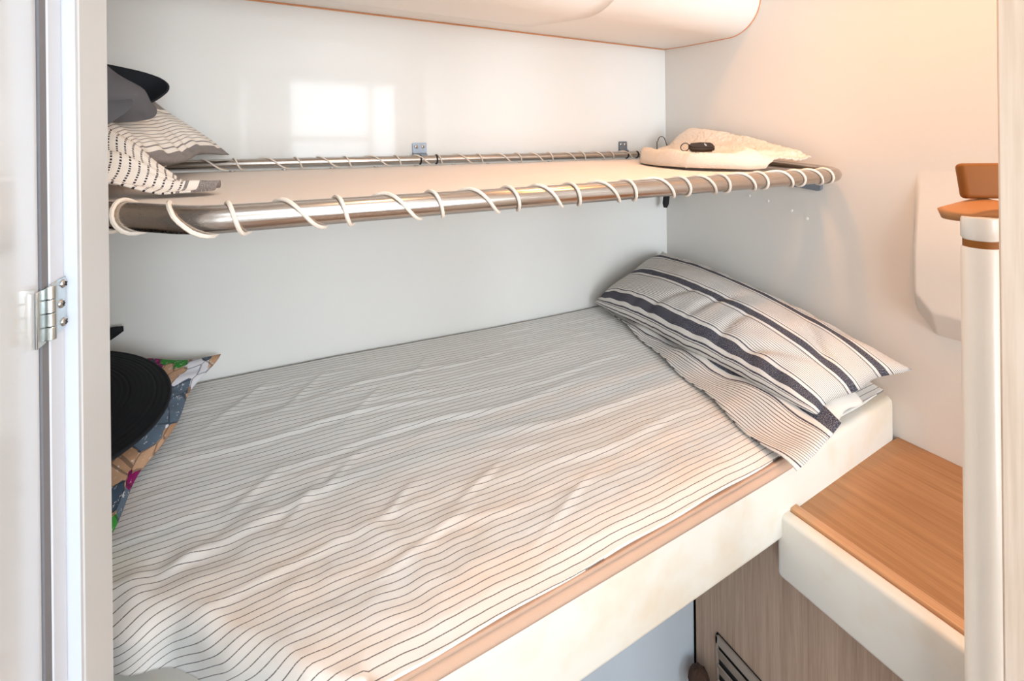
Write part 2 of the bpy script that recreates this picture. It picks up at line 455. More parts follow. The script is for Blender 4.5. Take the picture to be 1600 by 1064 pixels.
# hatch panel let into the underside
def hatch_fn(a, b):
    x = -.35 + a * 1.0
    y = 1.13 - b * .25
    # rounded right end
    if a > .9: y = 1.13 - .25 * (b * (1 - .0 * a))
    s = 0
    d = 0
    # follow profile
    ys = [p[0] for p in prof]; zs = [p[1] for p in prof]
    z = np.interp(y, ys[:17][::-1], zs[:17][::-1])
    return Vector((x + .12 * max(0, b - .1), y, z - .003))
part('hatch_panel', grid_mesh('hatch_panel', 20, 20, hatch_fn, thick=-.004), M['headliner'], root)

# ceiling downlights (the warm lamps of the cabin)
def downlight(loc, energy, col, size, label, blend=1.0, angle=126):
    root = empty('downlight', loc); tag(root, label, 'lamp', 'warm ceiling downlights')
    part('ring', lathe_mesh('ring', [(.040, 0), (.046, -.001), (.046, -.006), (.036, -.008), (.033, -.002), (.033, 0)], 32, Matrix.Translation(loc)), M['lamp_ring'], root)
    m, nt, bs = new_mat('lamp_lens'); bs.inputs['Emission Color'].default_value = col + (1,); bs.inputs['Emission Strength'].default_value = 6
    part('lens', lathe_mesh('lens', [(0, -.003), (.033, -.002), (.033, 0)], 32, Matrix.Translation(loc)), m, root)
    l = bpy.data.lights.new('downlight_glow', 'SPOT'); l.energy = energy; l.color = col; l.spot_size = R(angle); l.spot_blend = blend; l.shadow_soft_size = size
    o = bpy.data.objects.new('downlight_glow', l); COL.objects.link(o); o.parent = root; o.location = (0, 0, -.02)
WARM = (1.0, .43, .135)
downlight((.86, .63, ZC), 18, WARM, .03, 'round warm ceiling downlight above the pillow end')
downlight((.98, .26, ZC), 19, WARM, .03, 'round warm ceiling downlight above the wooden counter')

downlight((.26, .36, ZC), 6.5, (1.0, .60, .33), .03, 'round warm ceiling downlight above the middle of the bunk')

# ================================================================== left: partition, jamb, open door
struct('wall_front', box_mesh('wall_front', (-1.22, .4640, 0), (-.14, .53, ZC), .002, 1), M['jambface'], 'pale laminate partition end at the foot of the berth')
struct('trim_1', box_mesh('trim_1', (-1.22, .4595, 0), (-.1406, .4639, ZC)), M['paint'], 'white strip trim on the partition edge')
struct('trim_2', box_mesh('trim_2', (-1.22, .4580, 0), (-.1492, .4594, ZC)), M['seam'], 'tan sealant line behind the white trim')
struct('trim_3', box_mesh('trim_3', (-1.22, .4355, 0), (-.1480, .4579, ZC), .0008, 1), M['paint'], 'white door frame strip beside the hinge')
struct('trim_4', box_mesh('trim_4', (-.30, .4253, 0), (-.1489, .4354, ZC)), M['gapshade'], 'grey strip painted as the shade in the gap of the open door')  # strip fills the door gap, its shade put into the colour
droot = empty('door_1', (-.149, .427, 0)); tag(droot, 'open glossy white cabin door with a metal hinge', kind='structure')
part('door_leaf', box_mesh('door_leaf', (-.185, -.28, .02), (-.1494, .4252, ZC - .03), .0035, 3), M['doorgloss'], droot)
hz0, hz1 = 1.366, 1.4045
hinge = empty('hinge', (0, 0, 0)); hinge.parent = droot; tag(hinge, 'zinc plated butt hinge')
hinge.location = (0, 0, hz0)
part('hinge_leaf', box_mesh('hinge_leaf', (-.1479, .4330, hz0), (-.1465, .4576, hz1), .0004, 1), M['zinc'], hinge)
part('hinge_leaf', box_mesh('hinge_leaf', (-.1493, .4165, hz0 - .001), (-.1479, .4290, hz1 - .001), .0004, 1), M['zinc'], hinge)
for k in range(4):
    z0 = hz0 + (hz1 - hz0) * k / 4 + .0003; z1 = hz0 + (hz1 - hz0) * (k + 1) / 4 - .0003
    part('knuckle', lathe_mesh('knuckle', [(0, z0), (.0028, z0), (.0031, z0 + .0003), (.0031, z1 - .0003), (.0028, z1), (0, z1)], 16, Matrix.Translation((-.1462, .4310, 0))), M['zinc'], hinge)
for k, (y, z) in enumerate(((.4530, .88), (.4490, .52), (.4530, .14))):
    s, cm = screw_head('screw', (-.1465, y, hz0 + (hz1 - hz0) * z), (1, 0, 0), .0033, hinge, .3 + k)
    bpy.data.meshes.remove(cm)
    mt = frame_from((1, 0, 0), (-.1465, y, hz0 + (hz1 - hz0) * z)) @ Matrix.Rotation(.5 + k, 4, 'Z')
    c = join_meshes('slot', [box_mesh('a', (-.002, -.0004, .0012), (.002, .0004, .0017)), box_mesh('b', (-.0004, -.002, .0012), (.0004, .002, .0017))])
    c.transform(mt); part('slot', c, M['dark'], hinge)

# ================================================================== right: pale wood jamb
struct('trim_5', box_mesh('trim_5', (.641, -.40, 0), (.680, .178, ZC), .002, 1), M['ash'], 'pale ash door jamb at the right edge')

# ================================================================== berth: base, mattress, sheet
MO = [(XL + .01, YB - .008), (XR - .006, YB - .008), (XR - .006, .532), (.80, .515), (.09, .502), (.02, .590), (-.20, .790), (XL + .01, 1.0)]
def bed_top(x, y):
    return .898 + .040 * (y - .5) / .74 + .022 * sstep(.9, -.2, x) * sstep(.75, 1.2, y)
base = empty('berth_base', (.3, 1.0, 0)); tag(base, 'white berth base under the mattress', 'berth')
part('front_panel', box_mesh('front_panel', (XL + .004, .762, .002), (.868, .780, .748)), M['bulkwhite'], base)
part('support_board', prism_mesh('support_board', [(XL + .004, YB - .003), (XR - .003, YB - .003), (XR - .003, .56), (.86, .56), (.09, .54), (.03, .60), (-.19, .80), (XL + .004, 1.02)], .735, .754), M['paint'], base)

mroot = empty('mattress', (.35, .87, .755)); tag(mroot, 'cream vinyl berth mattress with tan edge under the striped sheet', 'mattress')
bm = bmesh.new()
me = prism_mesh('t', MO, .755, .895, 0); bm.from_mesh(me); bpy.data.meshes.remove(me)
bmesh.ops.bevel(bm, geom=[e for e in bm.edges if abs(e.verts[0].co.z - e.verts[1].co.z) > .05], offset=.02, segments=3, affect='EDGES', profile=.5)
bmesh.ops.bevel(bm, geom=[e for e in bm.edges if abs(e.verts[0].co.z - e.verts[1].co.z) < .01 and abs(e.calc_face_angle(0)) > .8], offset=.014, segments=4, affect='EDGES', profile=.5)
part('mattress_body', bm_mesh(bm, 'mattress_body', True, 60), M['vinyl'], mroot)
# tan corduroy band along the front edge
def tan_edge(a, b):
    x = .075 + a * (.93 - .075)
    yf = np.interp(x, [.02, .09, .80, 1.289], [.532, .502, .515, .532])
    s = b * .030
    # from the top, rounding down over the front edge
    if s < .014: return Vector((x, yf + .016 - s, .8975))
    q = (s - .014) / .016 * (math.pi / 2)
    return Vector((x, yf + .0145 - .0158 * math.sin(q), .8825 + .0150 * math.cos(q)))
part('edge_band', grid_mesh('edge_band', 80, 10, tan_edge, thick=-.0015), M['piping'], mroot)

rng = random.Random(5)
RIDGES = []
for k in range(26):
    RIDGES.append((rng.uniform(-.25, 1.0), rng.uniform(.56, 1.2), rng.uniform(-.16, .10), rng.uniform(.10, .34), rng.uniform(.0010, .0026), rng.uniform(.006, .012)))
RIDGES += [(.10, .985, -.05, .42, .0055, .009), (.25, 1.085, .05, .40, .005, .008), (.32, .90, -.02, .45, .005, .009), (-.05, .80, .12, .25, .006, .010),
           (.55, .80, -.10, .35, .005, .012), (.60, .70, -.05, .30, .006, .012), (.62, .945, -.03, .3, .004, .010)]
DIAG = [(.05, 1.12, 1.2, .08), (.16, 1.02, 1.0, .07), (.30, 1.10, 1.4, .06), (-.08, 1.12, 1.1, .09), (-.05, .86, .9, .07), (.02, .80, 1.3, .06), (.08, .84, 1.0, .05), (-.12, .78, .5, .08), (.16, .74, .8, .05), (.20, .66, .35, .09), (.30, .72, .5, .07), (.42, .62, .5, .08), (-.02, .70, .15, .10)]
def wrinkle(x, y):
    w = .0016 * fbm(x * 4, y * 10, 3.1, 3) + .0010 * fbm(x * 14, y * 26, 7.7, 3) + .0013 * fbm(x * 26, y * 40, 1.7, 2)
    for (cx, cy, sl, ln, am, wd) in RIDGES:
        dx = (x - cx) / ln
        if abs(dx) > 1.3: continue
        yy = cy + sl * (x - cx) + .012 * math.sin((x - cx) * 14 + cx * 9)
        d = (y - yy) / wd
        if abs(d) > 4: continue
        w += am * .65 * math.exp(-dx * dx * 2.2) * (math.exp(-d * d) - .45 * math.exp(-((d + 1.6) ** 2)))
    for (cx, cy, sl, ln) in DIAG:
        # short creases slanting across the stripes
        ux, uy = 1 / math.hypot(1, sl), sl / math.hypot(1, sl)
        p = (x - cx) * ux + (y - cy) * uy; q = -(x - cx) * uy + (y - cy) * ux
        if abs(p) < ln * 2.2 and abs(q) < .05: w += .0034 * math.exp(-(p / ln) ** 2) * math.exp(-(q / .007) ** 2)
    # bunched cloth at the foot corner
    g = sstep(.42, -.10, x) * sstep(.98, .70, y)
    if g > 0:
        w += g * (.0045 * fbm(x * 8 + 1.5, y * 15 + x * 6, 1.0, 2) + .0055 * math.sin(x * 84 + y * 22 + 2.5 * fbm(x * 6, y * 6, 2, 2)) * max(0, fbm(x * 9, y * 12, 6, 2) + .35) * sstep(.92, .76, y) * sstep(.45, .15, x))
    return w * .75
def hem_y(x):
    return float(np.interp(x, [XL, -.20, -.10, .02, .09, .80, 1.0, 1.29], [.97, .742, .672, .552, .512, .528, .540, .552]))
def sheet_fn(a, b):
    x = XL + .014 + a * (XR - .012 - (XL + .014))
    f = sstep(.09, -.05, x)
    r = .032 * f
    yf = hem_y(x) + .0012 * math.sin(x * 31) + r
    yb = YB - .011
    drop = .085 * f
    tot = (yb - yf) + drop
    sd = b * tot                          # distance along the cloth from the hem
    if sd < drop:
        ca = drop - sd
        an = min(math.pi / 2, ca / max(r, 1e-4))
        zt = bed_top(x, yf) + .007
        y = yf - r * math.sin(an); z = zt - r * (1 - math.cos(an)) - max(0, ca - r * math.pi / 2)
        w = wrinkle(x, y)
        bul = f * (.008 + .008 * math.sin(x * 26 + 1.0) + .004 * math.sin(x * 61)) * sstep(0, .05, ca)
        return Vector((x, y - (w * .8 + bul) * math.sin(an) , z + w * math.cos(an)))
    y = yf + (sd - drop); z = bed_top(x, y) + .007 - (.0055 * (1 - sstep(0, .035, sd)) if drop < .001 else 0)
    ed = sstep(0, .03, sd) if drop < .001 else 1
    w = wrinkle(x, y) * (.25 + .75 * ed) * (.4 + .6 * sstep(0, .03, yb - y + .005))
    if x > .9: w *= sstep(1.25, .9, x) * .8 + .2
    return Vector((x, y, max(z + w, .900)))
def sheet_uv(a, b):
    x = XL + .014 + a * (XR - .012 - (XL + .014)); f = sstep(.09, -.05, x); yf = hem_y(x) + .032 * f; drop = .085 * f
    return (x, yf - drop + b * (YB - .011 - yf + drop))
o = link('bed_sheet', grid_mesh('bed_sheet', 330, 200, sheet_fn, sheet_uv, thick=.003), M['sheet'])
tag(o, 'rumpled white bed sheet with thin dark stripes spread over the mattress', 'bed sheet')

# ================================================================== pillows
def pillow_parts(root, corners, T, seed, mat, uvdim, name='pillow_case', flat=.55, nu=90, nv=64, pinch=.05, wr_amp=.006, folds=(), wob=.012):
    """corners: far-low, near-low, near-high, far-high -> bilinear mid surface, inflated on both sides"""
    D, C, B, A = [Vector(c) for c in corners]
    L, W = uvdim
    def mid(u, v):
        u = u + wob * (1 - abs(u)) ** 0 * math.sin(v * 6.5 + seed) * abs(u); v = v + wob * math.sin(u * 8 + seed * 2) * abs(v)
        uu = u * (1 - pinch * (1 - v * v)); v2 = v * (1 - pinch * (1 - u * u))
        a = (uu + 1) / 2; b = (v2 + 1) / 2
        return (D * (1 - a) + C * a) * (1 - b) + (A * (1 - a) + B * a) * b
    nrm = ((C - D).normalized()).cross((A - D).normalized()).normalized()
    def hgt(u, v):
        f = max(0, 1 - abs(u) ** 2.6) ** .62 * max(0, 1 - abs(v) ** 2.4) ** .60
        return f
    def surf(side):
        def fn(a, b):
            u, v = a * 2 - 1, b * 2 - 1
            h = hgt(u, v)
            p = mid(u, v)
            e = 1 - max(abs(u), abs(v))
            w = wr_amp * fbm(u * 2.6 + seed, v * 2.2, seed, 3) * min(1, e * 6)
            # creases radiating from the seams
            w += wr_amp * .75 * sstep(.55, .0, min(1 - abs(v), .55) / 1.0) * math.sin(u * 30 + seed * 3 + 2 * fbm(u * 3, v, seed, 2)) * min(1, e * 9) * (1 - abs(v) < .55)
            for (cu, cv, du, dv, am, wd) in folds:
                q = (u - cu) * (-dv) + (v - cv) * du; t = (u - cu) * du + (v - cv) * dv
                w += am * math.exp(-(q / wd) ** 2) * math.exp(-(t / .35) ** 2)
            k = 1.0 if side > 0 else -flat
            return p + nrm * (h * T * k + w * (1 if side > 0 else .4) * min(1, e * 8))
        return fn
    V, F, UV = [], [], []
    me1 = grid_mesh('t1', nu, nv, surf(1), lambda a, b: ((a - .5) * L, (b - .5) * W))
    me2 = grid_mesh('t2', nu, nv, surf(-1), lambda a, b: ((a - .5) * L, (b - .5) * W))
    bm = bmesh.new(); bm.from_mesh(me1)
    me2.flip_normals(); bm.from_mesh(me2)
    bpy.data.meshes.remove(me1); bpy.data.meshes.remove(me2)
    bmesh.ops.remove_doubles(bm, verts=bm.verts, dist=1e-5)
    bmesh.ops.recalc_face_normals(bm, faces=bm.faces)
    return part(name, bm_mesh(bm, name, True), mat, root), mid, nrm

# striped pillow at the wall end
pr = empty('bed_pillow', (1.08, .86, .93)); tag(pr, 'navy striped white pillow leaning on the wall at the head of the bed', 'pillow', 'pillows on the berth')
_, pmid, pn = pillow_parts(pr, [(.925, 1.215, .972), (.955, .530, .948), (1.262, .492, .985), (1.240, 1.215, 1.105)], .105, 2.3, M['ticking'], (.70, .44), flat=.30, pinch=.03,
                           wr_amp=.0045, folds=[(-.2, -.5, .35, .94, -.008, .03), (.1, -.4, .2, .98, -.009, .03), (.35, -.5, .1, 1, -.007, .03), (.75, .1, -.4, .9, -.010, .05), (.55, -.7, .5, .8, -.012, .05)])
# open end of the pillowcase spilling over the edge of the mattress
def flap_fn(a, b):
    y = 1.19 - a * (1.19 - .500)
    x0 = .990 + .008 * a
    wdt = .042 + .05 * sstep(.12, .35, a) + .085 * sstep(.3, 1.0, a)
    s = b * wdt
    x = x0 - s + .006 * math.sin(a * 17 + b * 2)
    z = bed_top(x, y) + .016 + (1 - b) ** 2 * .040 + .008 * math.sin(a * 24 + b * 3.0) * (.35 + .65 * (1 - b)) * sstep(0, .15, a) + .004 * fbm(a * 9, b * 4, 2.0, 2)
    if y < .535:
        q = (.535 - y); z -= q * q * 9 ; 
    yy = y - .0 - .012 * sstep(.85, 1, a) * b
    return Vector((x, yy, z))
part('pillowcase_flap', grid_mesh('pillowcase_flap', 90, 24, flap_fn, lambda a, b: (a * .7, -.165 - b * (.03 + .12 * a)), thick=.003), M['ticking'], pr)
def inner_fn(a, b):
    x = .985 + a * .13; y = .520 + b * .06
    return Vector((x, y - .004 * math.sin(a * 9), .922 + .022 * math.sin(min(1, b * 2) * math.pi / 2) + .002 * math.sin(a * 12) + .015 * a))
part('inner_pillow_hem', grid_mesh('inner_pillow_hem', 20, 10, inner_fn, thick=.004), M['pillow_plain'], pr)

# colourful pillow at the foot end
pl = empty('bed_pillow', (-.32, .96, .95)); tag(pl, 'pillow printed with colourful painted planks at the foot of the bed', 'pillow', 'pillows on the berth')
pillow_parts(pl, [(-.134, 1.215, 1.030), (-.236, .720, .952), (-.545, .740, .985), (-.500, 1.195, 1.095)], .066, 6.1, M['plank_print'], (.55, .40), flat=.5, wr_amp=.009, pinch=.03, wob=.035)

# ---- black sun hat leaning on it
def hat_brim(mt, r0, r1):
    prof = []
    n = 40
    top = []
    for k in range(n + 1):
        r = r0 + (r1 - r0) * k / n
        top.append((r, .006 * (r / r1) ** 2 * 0 + .0012 * abs(math.sin(k * math.pi / 3.2)) - .012 * ((r - r0) / (r1 - r0)) ** 2))
    prof = [(r, z - .003) for r, z in top][::1]
    full = top + [(r1 + .0015, top[-1][1] - .0015)] + prof[::-1]
    full = full + [full[0]]
    return lathe_mesh('brim', full, 64, mt)
hm = frame_from((.14, -.16, .97), (-.362, .985, 1.090))
hr = empty('sun_hat', (-.372, .985, 1.06)); tag(hr, 'black stitched wide brim sun hat resting on the colourful pillow', 'hat')
part('brim', hat_brim(hm, .085, .180), M['hatblack'], hr)
part('crown', lathe_mesh('crown', [(.086, -.001), (.084, .03), (.078, .065), (.060, .085), (.03, .092), (0, .094)], 48, hm), M['hatblack'], hr)
part('brim_binding', tube_mesh('brim_binding', [hm @ Vector((.1815 * math.cos(t), .1815 * math.sin(t), -.0135)) for t in np.linspace(0, 2 * math.pi, 64, endpoint=False)], .0032, 8, closed=True), M['hatlining'], hr)

# ---- black pouch behind (only its tip shows)
def pouch(a, b):
    u, v = a * 2 - 1, b * 2 - 1
    k = (u + 1) / 2
    return Vector((-.412 + .108 * u, 1.232 - .010 * math.cos(u * 1.5) * math.cos(v * 1.5), 1.045 + .075 * k + .07 * (1 - .96 * k) * v))
po = link('black_pouch', grid_mesh('black_pouch', 24, 24, pouch, thick=-.008), M['hatlining'])
tag(po, 'pointed tip of a black cloth pouch against the wall above the hat', 'pouch')

# ================================================================== upper bunk shelf (pipe cot)
def zcot(y): return 1.4175 + (y - .62) * .0775
sroot = empty('pipe_cot', (.5, .92, 1.42)); tag(sroot, 'upper pipe cot of steel tube and laced cream canvas above the bed', 'bunk')
RF, RB = .0168, .0115
def arc(cx, cy, r, a0, a1, n): return [(cx + r * math.cos(a), cy + r * math.sin(a)) for a in np.linspace(a0, a1, n)]
FR = [(-.46, .885)]
# foot-end bend towards the wall
FR += arc(-.055, .72, .10, math.radians(232), math.radians(270), 10)
FR += [(x, .62) for x in np.linspace(0.0, 1.16, 30)]
FR += arc(1.190, .70, .080, math.radians(-88), math.radians(0), 12)
FR += [(1.270, .80), (1.270, 1.0), (1.270, 1.205)]
FR3 = [Vector((x, y, zcot(y))) for x, y in FR]
part('front_rail', tube_mesh('front_rail', FR3, RF, 24), M['steel'], sroot)
BY = 1.218
BR3 = [Vector((x, BY, zcot(BY) - .001)) for x in np.linspace(-.52, 1.262, 20)]
part('back_rail', tube_mesh('back_rail', BR3, RB, 18), M['steel'], sroot)
# canvas
def canvas_fn(a, b):
    x = -.56 + a * (1.245 + .56)
    yf = float(np.interp(x, [-.56, -.46, -.118, .0, 1.16, 1.245], [1.0, .925, .668, .648, .648, .690]))
    y = yf + b * (1.196 - yf)
    sag = -.004 * math.sin(b * math.pi) + .0015 * fbm(x * 3, y * 6, 4, 2)
    return Vector((x, y, zcot(y) + .005 - .019 * b + sag))
part('canvas', grid_mesh('canvas', 90, 24, canvas_fn, thick=.003), M['canvas'], sroot)
# lacing: two turns per eyelet, one long and slanting, one nearly straight
def path_eval(path, s):
    acc = 0
    for a, b in zip(path, path[1:]):
        d = (b - a).length
        if acc + d >= s:
            return a.lerp(b, (s - acc) / d), (b - a).normalized()
        acc += d
    return path[-1].copy(), (path[-1] - path[-2]).normalized()
def path_len(path): return sum((b - a).length for a, b in zip(path, path[1:]))
def lacing(path, s0, s1, pitch, rt, rc, jit, seed, inward):
    rr = random.Random(seed); pts = []
    n = int((s1 - s0) / pitch)
    key = []
    s = s0
    th = 0.0
    for k in range(n):
        j = rr.uniform(-jit, jit)
        a = s + j
        # (arc position, angle in turns): 0 = top, .5 = underneath, the turn runs over the visible side
        key += [(a, th), (a + pitch * .40, th + .5), (a + pitch * .52, th + 1.0), (a + pitch * .60 + j * .4, th + 1.28), (a + pitch * .66, th + 1.5), (a + pitch * .92, th + 1.9)]
        th += 2; s += pitch
    for (sa, ta), (sb, tb) in zip(key, key[1:]):
        m = max(4, int((tb - ta) * 20))
        for q in range(m):
            f = q / m; ss = sa + (sb - sa) * f; tt = ta + (tb - ta) * f
            p, t = path_eval(path, ss)
            side = Vector((t.y, -t.x, 0)).normalized()     # outward for a path running towards +X at the front
            if inward: side = side
            ang = tt * 2 * math.pi
            r = rt + rc * .95
            # the hidden side reaches in to the eyelet in the canvas
            fr = tt % 1.0
            ext = 1.0 + (.55 if .62 < fr < .92 else 0) * math.sin((fr - .62) / .30 * math.pi)
            off = side * (math.sin(ang) * r * (ext if math.sin(ang) < 0 else 1)) + Vector((0, 0, 1)) * math.cos(ang) * r
            pts.append(p + off)
    return pts
fl = path_len(FR3)
pts = lacing(FR3, .30, fl - .50, .122, RF, .0026, .006, 3, False)
part('lacing_cord', tube_mesh('lacing_cord', pts, .0026, 7), M['cord'], sroot)
pts = lacing(BR3, .36, path_len(BR3) - .02, .122, RB, .0019, .004, 8, False)
part('lacing_cord', tube_mesh('lacing_cord', pts, .0019, 6), M['cord'], sroot)
# eyelets along the back hem of the canvas
for k in range(13):
    x = -.10 + k * .105
    me = tube_mesh('eyelet', [Vector((x + .005 * math.cos(t), 1.186 + .005 * math.sin(t), zcot(1.186) - .0125)) for t in np.linspace(0, 2 * math.pi, 14, endpoint=False)], .0012, 6, closed=True)
    part('eyelet', me, M['screw'], sroot)
# brackets on the back wall with rubber rings on the rail
for bx, sc in ((.345, 1.0), (1.083, .95)):
    br = empty('wall_clip', (0, 0, 0)); br.parent = sroot
    zt = zcot(BY) + .046; z0 = zcot(BY) + .003; w = .0205 * sc
    bm = bmesh.new()
    prof = [(YB - .0005, zt), (YB - .004, zt), (YB - .005, z0 + .014), (YB - .015, z0 + .010), (YB - .015, z0), (YB - .0005, z0)]
    r1 = [bm.verts.new((bx - w, y, z)) for y, z in prof]; r2 = [bm.verts.new((bx + w, y, z)) for y, z in prof]
    for k in range(len(prof)):
        k2 = (k + 1) % len(prof); bm.faces.new((r1[k], r1[k2], r2[k2], r2[k]))
    bm.faces.new(r1[::-1]); bm.faces.new(r2); bmesh.ops.recalc_face_normals(bm, faces=bm.faces)
    bmesh.ops.bevel(bm, geom=list(bm.edges), offset=.0015, segments=2, affect='EDGES')
    part('clip_plate', bm_mesh(bm, 'clip_plate', True, 40), M['bluesteel'], br)
    for dx in (-.0095, .0095):
        loc = (bx + dx * sc, YB - .0042, zt - .011)
        s, cm = screw_head('clip_screw', loc, (0, -1, 0), .0052, br, .75 + dx * 40)
        part('slot', cm, M['dark'], br)
    for dx in (.0, .046):
        me = tube_mesh('rubber_ring', [Vector((bx + dx - .005, BY + (RB + .0008) * math.cos(t), zcot(BY) - .001 + (RB + .0008) * math.sin(t))) for t in np.linspace(0, 2 * math.pi, 20, endpoint=False)], .0022, 8, closed=True)
        part('rubber_ring', me, M['rubber'], sroot)
# support bracket on the right wall, black strap in the corner
bm = bmesh.new()
tri = [(.955, 1.402), (.690, 1.402), (.690, 1.373), (.698, 1.368), (.955, 1.395)]
vv = [bm.verts.new((XR - .0008, y, z)) for y, z in tri]
f = bm.faces.new(vv); r = bmesh.ops.extrude_face_region(bm, geom=[f])
for v in r['geom']:
    if isinstance(v, bmesh.types.BMVert): v.co.x -= .012
bmesh.ops.recalc_face_normals(bm, faces=bm.faces)
bmesh.ops.bevel(bm, geom=list(bm.edges), offset=.0012, segments=2, affect='EDGES')
part('support_bracket', bm_mesh(bm, 'support_bracket', True, 40), M['bluesteel'], sroot)
s, cm = screw_head('bracket_screw', (XR - .0130, .735, 1.392), (-1, 0, 0), .007, sroot); part('slot', cm, M['dark'], sroot)
me = prism_mesh('black_strap', [(0, 0), (.024, 0), (.024, -.155), (.017, -.170), (.007, -.170), (0, -.155)], 0, .010, .002, 2)
me.transform(Matrix.Translation((1.258, 1.205, 1.436)) @ Matrix.Rotation(R(9), 4, 'Y') @ Matrix.Rotation(R(90), 4, 'X'))
part('black_strap', me, M['blackwebbing'], sroot)

# ---- pillow lying on the foot end of the cot
pu = empty('cot_pillow', (-.32, .98, 1.44)); tag(pu, 'rumpled white pillow with grey bands on the foot end of the upper cot', 'pillow')
pillow_parts(pu, [(-.112, 1.212, 1.490), (-.235, .800, 1.455), (-.470, .820, 1.640), (-.385, 1.212, 1.735)], .055, 9.4, M['ticking_grey'], (.52, .42), flat=.35, wr_amp=.013, pinch=.05, wob=.04, folds=[(-.1, -.1, .5, .85, -.014, .06), (.35, -.2, .3, .95, -.014, .07), (.1, .4, .8, .6, -.012, .07)])
def tail_fn(a, b):
    x = -.42 + a * .325 + .01 * math.sin(b * 5)
    w = .16 * (1 - .62 * sstep(.3, 1, a))
    y = .715 + .09 * a + b * w
    z = zcot(y) + .003 + .085 * sstep(.97, .58, a) * (.30 + .70 * b) + .010 * math.sin(b * 11 + a * 5) * (.4 + .6 * (1 - a)) + .010 * sstep(.8, 1, a) * math.sin(b * 6) + .008 * fbm(a * 5, b * 5, 3, 2)
    return Vector((x, y, max(z, zcot(y) + .0075)))
part('pillowcase_flap', grid_mesh('pillowcase_flap', 50, 30, tail_fn, lambda a, b: (b * .16, a * .30), thick=.003), M['ticking_grey'], pu)

# ---- grey hat with dark lining on top of it
gm = frame_from((.40, -.62, .55), (-.292, 1.02, 1.605))
gr = empty('bucket_hat', (-.30, .985, 1.57)); tag(gr, 'folded grey cloth hat with dark lining lying on the upper pillow', 'hat')
def hat_shell(name, prof, mt, amp, seed, ny=1.0):
    me = lathe_mesh(name, prof, 48)
    for v in me.vertices:
        a = math.atan2(v.co.y, v.co.x); r = math.hypot(v.co.x, v.co.y)
        k = 1 + amp * math.sin(3 * a + seed) + amp * .6 * fbm(v.co.x * 14, v.co.y * 14, seed, 2)
        v.co.x *= k; v.co.y *= k * ny; v.co.z += amp * .12 * math.sin(2 * a + seed * 2) * r / .1
    me.transform(mt)
    return me
part('lining', hat_shell('lining', [(.0, -.050), (.05, -.046), (.078, -.020), (.098, .004), (.104, .016), (.100, .018), (.074, -.014), (.048, -.038), (0, -.042)], gm, .07, 1.0, .62), M['hatlining'], gr)
gm2 = frame_from((.15, -.80, .50), (-.282, .940, 1.596))
part('crown', hat_shell('crown', [(0, .034), (.050, .030), (.074, .010), (.080, -.02), (.086, -.035), (.080, -.040), (.0, -.040)][::-1], gm2, .15, 2.2, .70), M['hatgrey'], gr)
gm3 = frame_from((.10, -.55, .75), (-.292, .905, 1.560))
part('ear_flap', hat_shell('ear_flap', [(0, -.012), (.05, -.010), (.075, -.002), (.078, .002), (.05, .010), (0, .016)], gm3, .10, .4, .75), M['hatgrey'], gr)

# ---- towel on the wall end of the cot
def towel_pt(a, b):
    # a: 0 left fold .. 1 right wall ; b: 0 near .. 1 far
    NL, NR, FRt, FLt = Vector((.895, .775)), Vector((1.252, .668)), Vector((1.262, 1.125)), Vector((1.030, 1.180))
    p = (NL * (1 - a) + NR * a) * (1 - b) + (FLt * (1 - a) + FRt * a) * b
    bow = math.sin(b * math.pi) * .018 * (1 - a); p.x -= bow
    u_, v_ = a * 2 - 1, b * 2 - 1                                  # round the free corners
    k_ = max(0, abs(u_) + abs(v_) - 1.2) / .8 * (1 if a < .5 else .35)
    p.x -= k_ * u_ * .045; p.y -= k_ * v_ * .060
    base = zcot(p.y) + .004 - .019 * sstep(.65, 1.19, p.y) + .004
    base += (RF + .003) * max(sstep(1.16, 1.245, p.x), sstep(.73, .665, p.y))
    d = min(a * .33, b * .42 + .10 * sstep(.55, .9, a))        # distance to the thick folded edges
    d2 = min(d, (1 - b) * .3)
    e = math.sqrt(max(0, 1 - (1 - min(1, d2 / (.030 + .014 * fbm(a * 5, b * 5, 8, 2)))) ** 2))
    thickf = (.040 + .010 * fbm(a * 3, b * 5, 2.2, 2)) * (1 - .55 * sstep(.45, .85, a)) * (1 - .25 * sstep(.07, .16, d))
    rise = .078 * sstep(.38, .95, a) * (.16 + .84 * b) * (1 - .25 * sstep(.9, 1, b)) * sstep(0, .12, b)
    h = thickf + rise + .006 * fbm(a * 4, b * 4, 5.5, 3) + .0045 * math.sin((a + .35 * b) * 17) * sstep(.35, .7, a) + .0030 * fbm(a * 55, b * 62, 1.5, 2)
    return Vector((p.x, p.y, base + max(.003, h) * e))
tw = link('towel', grid_mesh('towel', 190, 170, towel_pt, thick=.004), M['towel']); tag(tw, 'thick white terry towel folded on the wall end of the upper cot', 'towel')

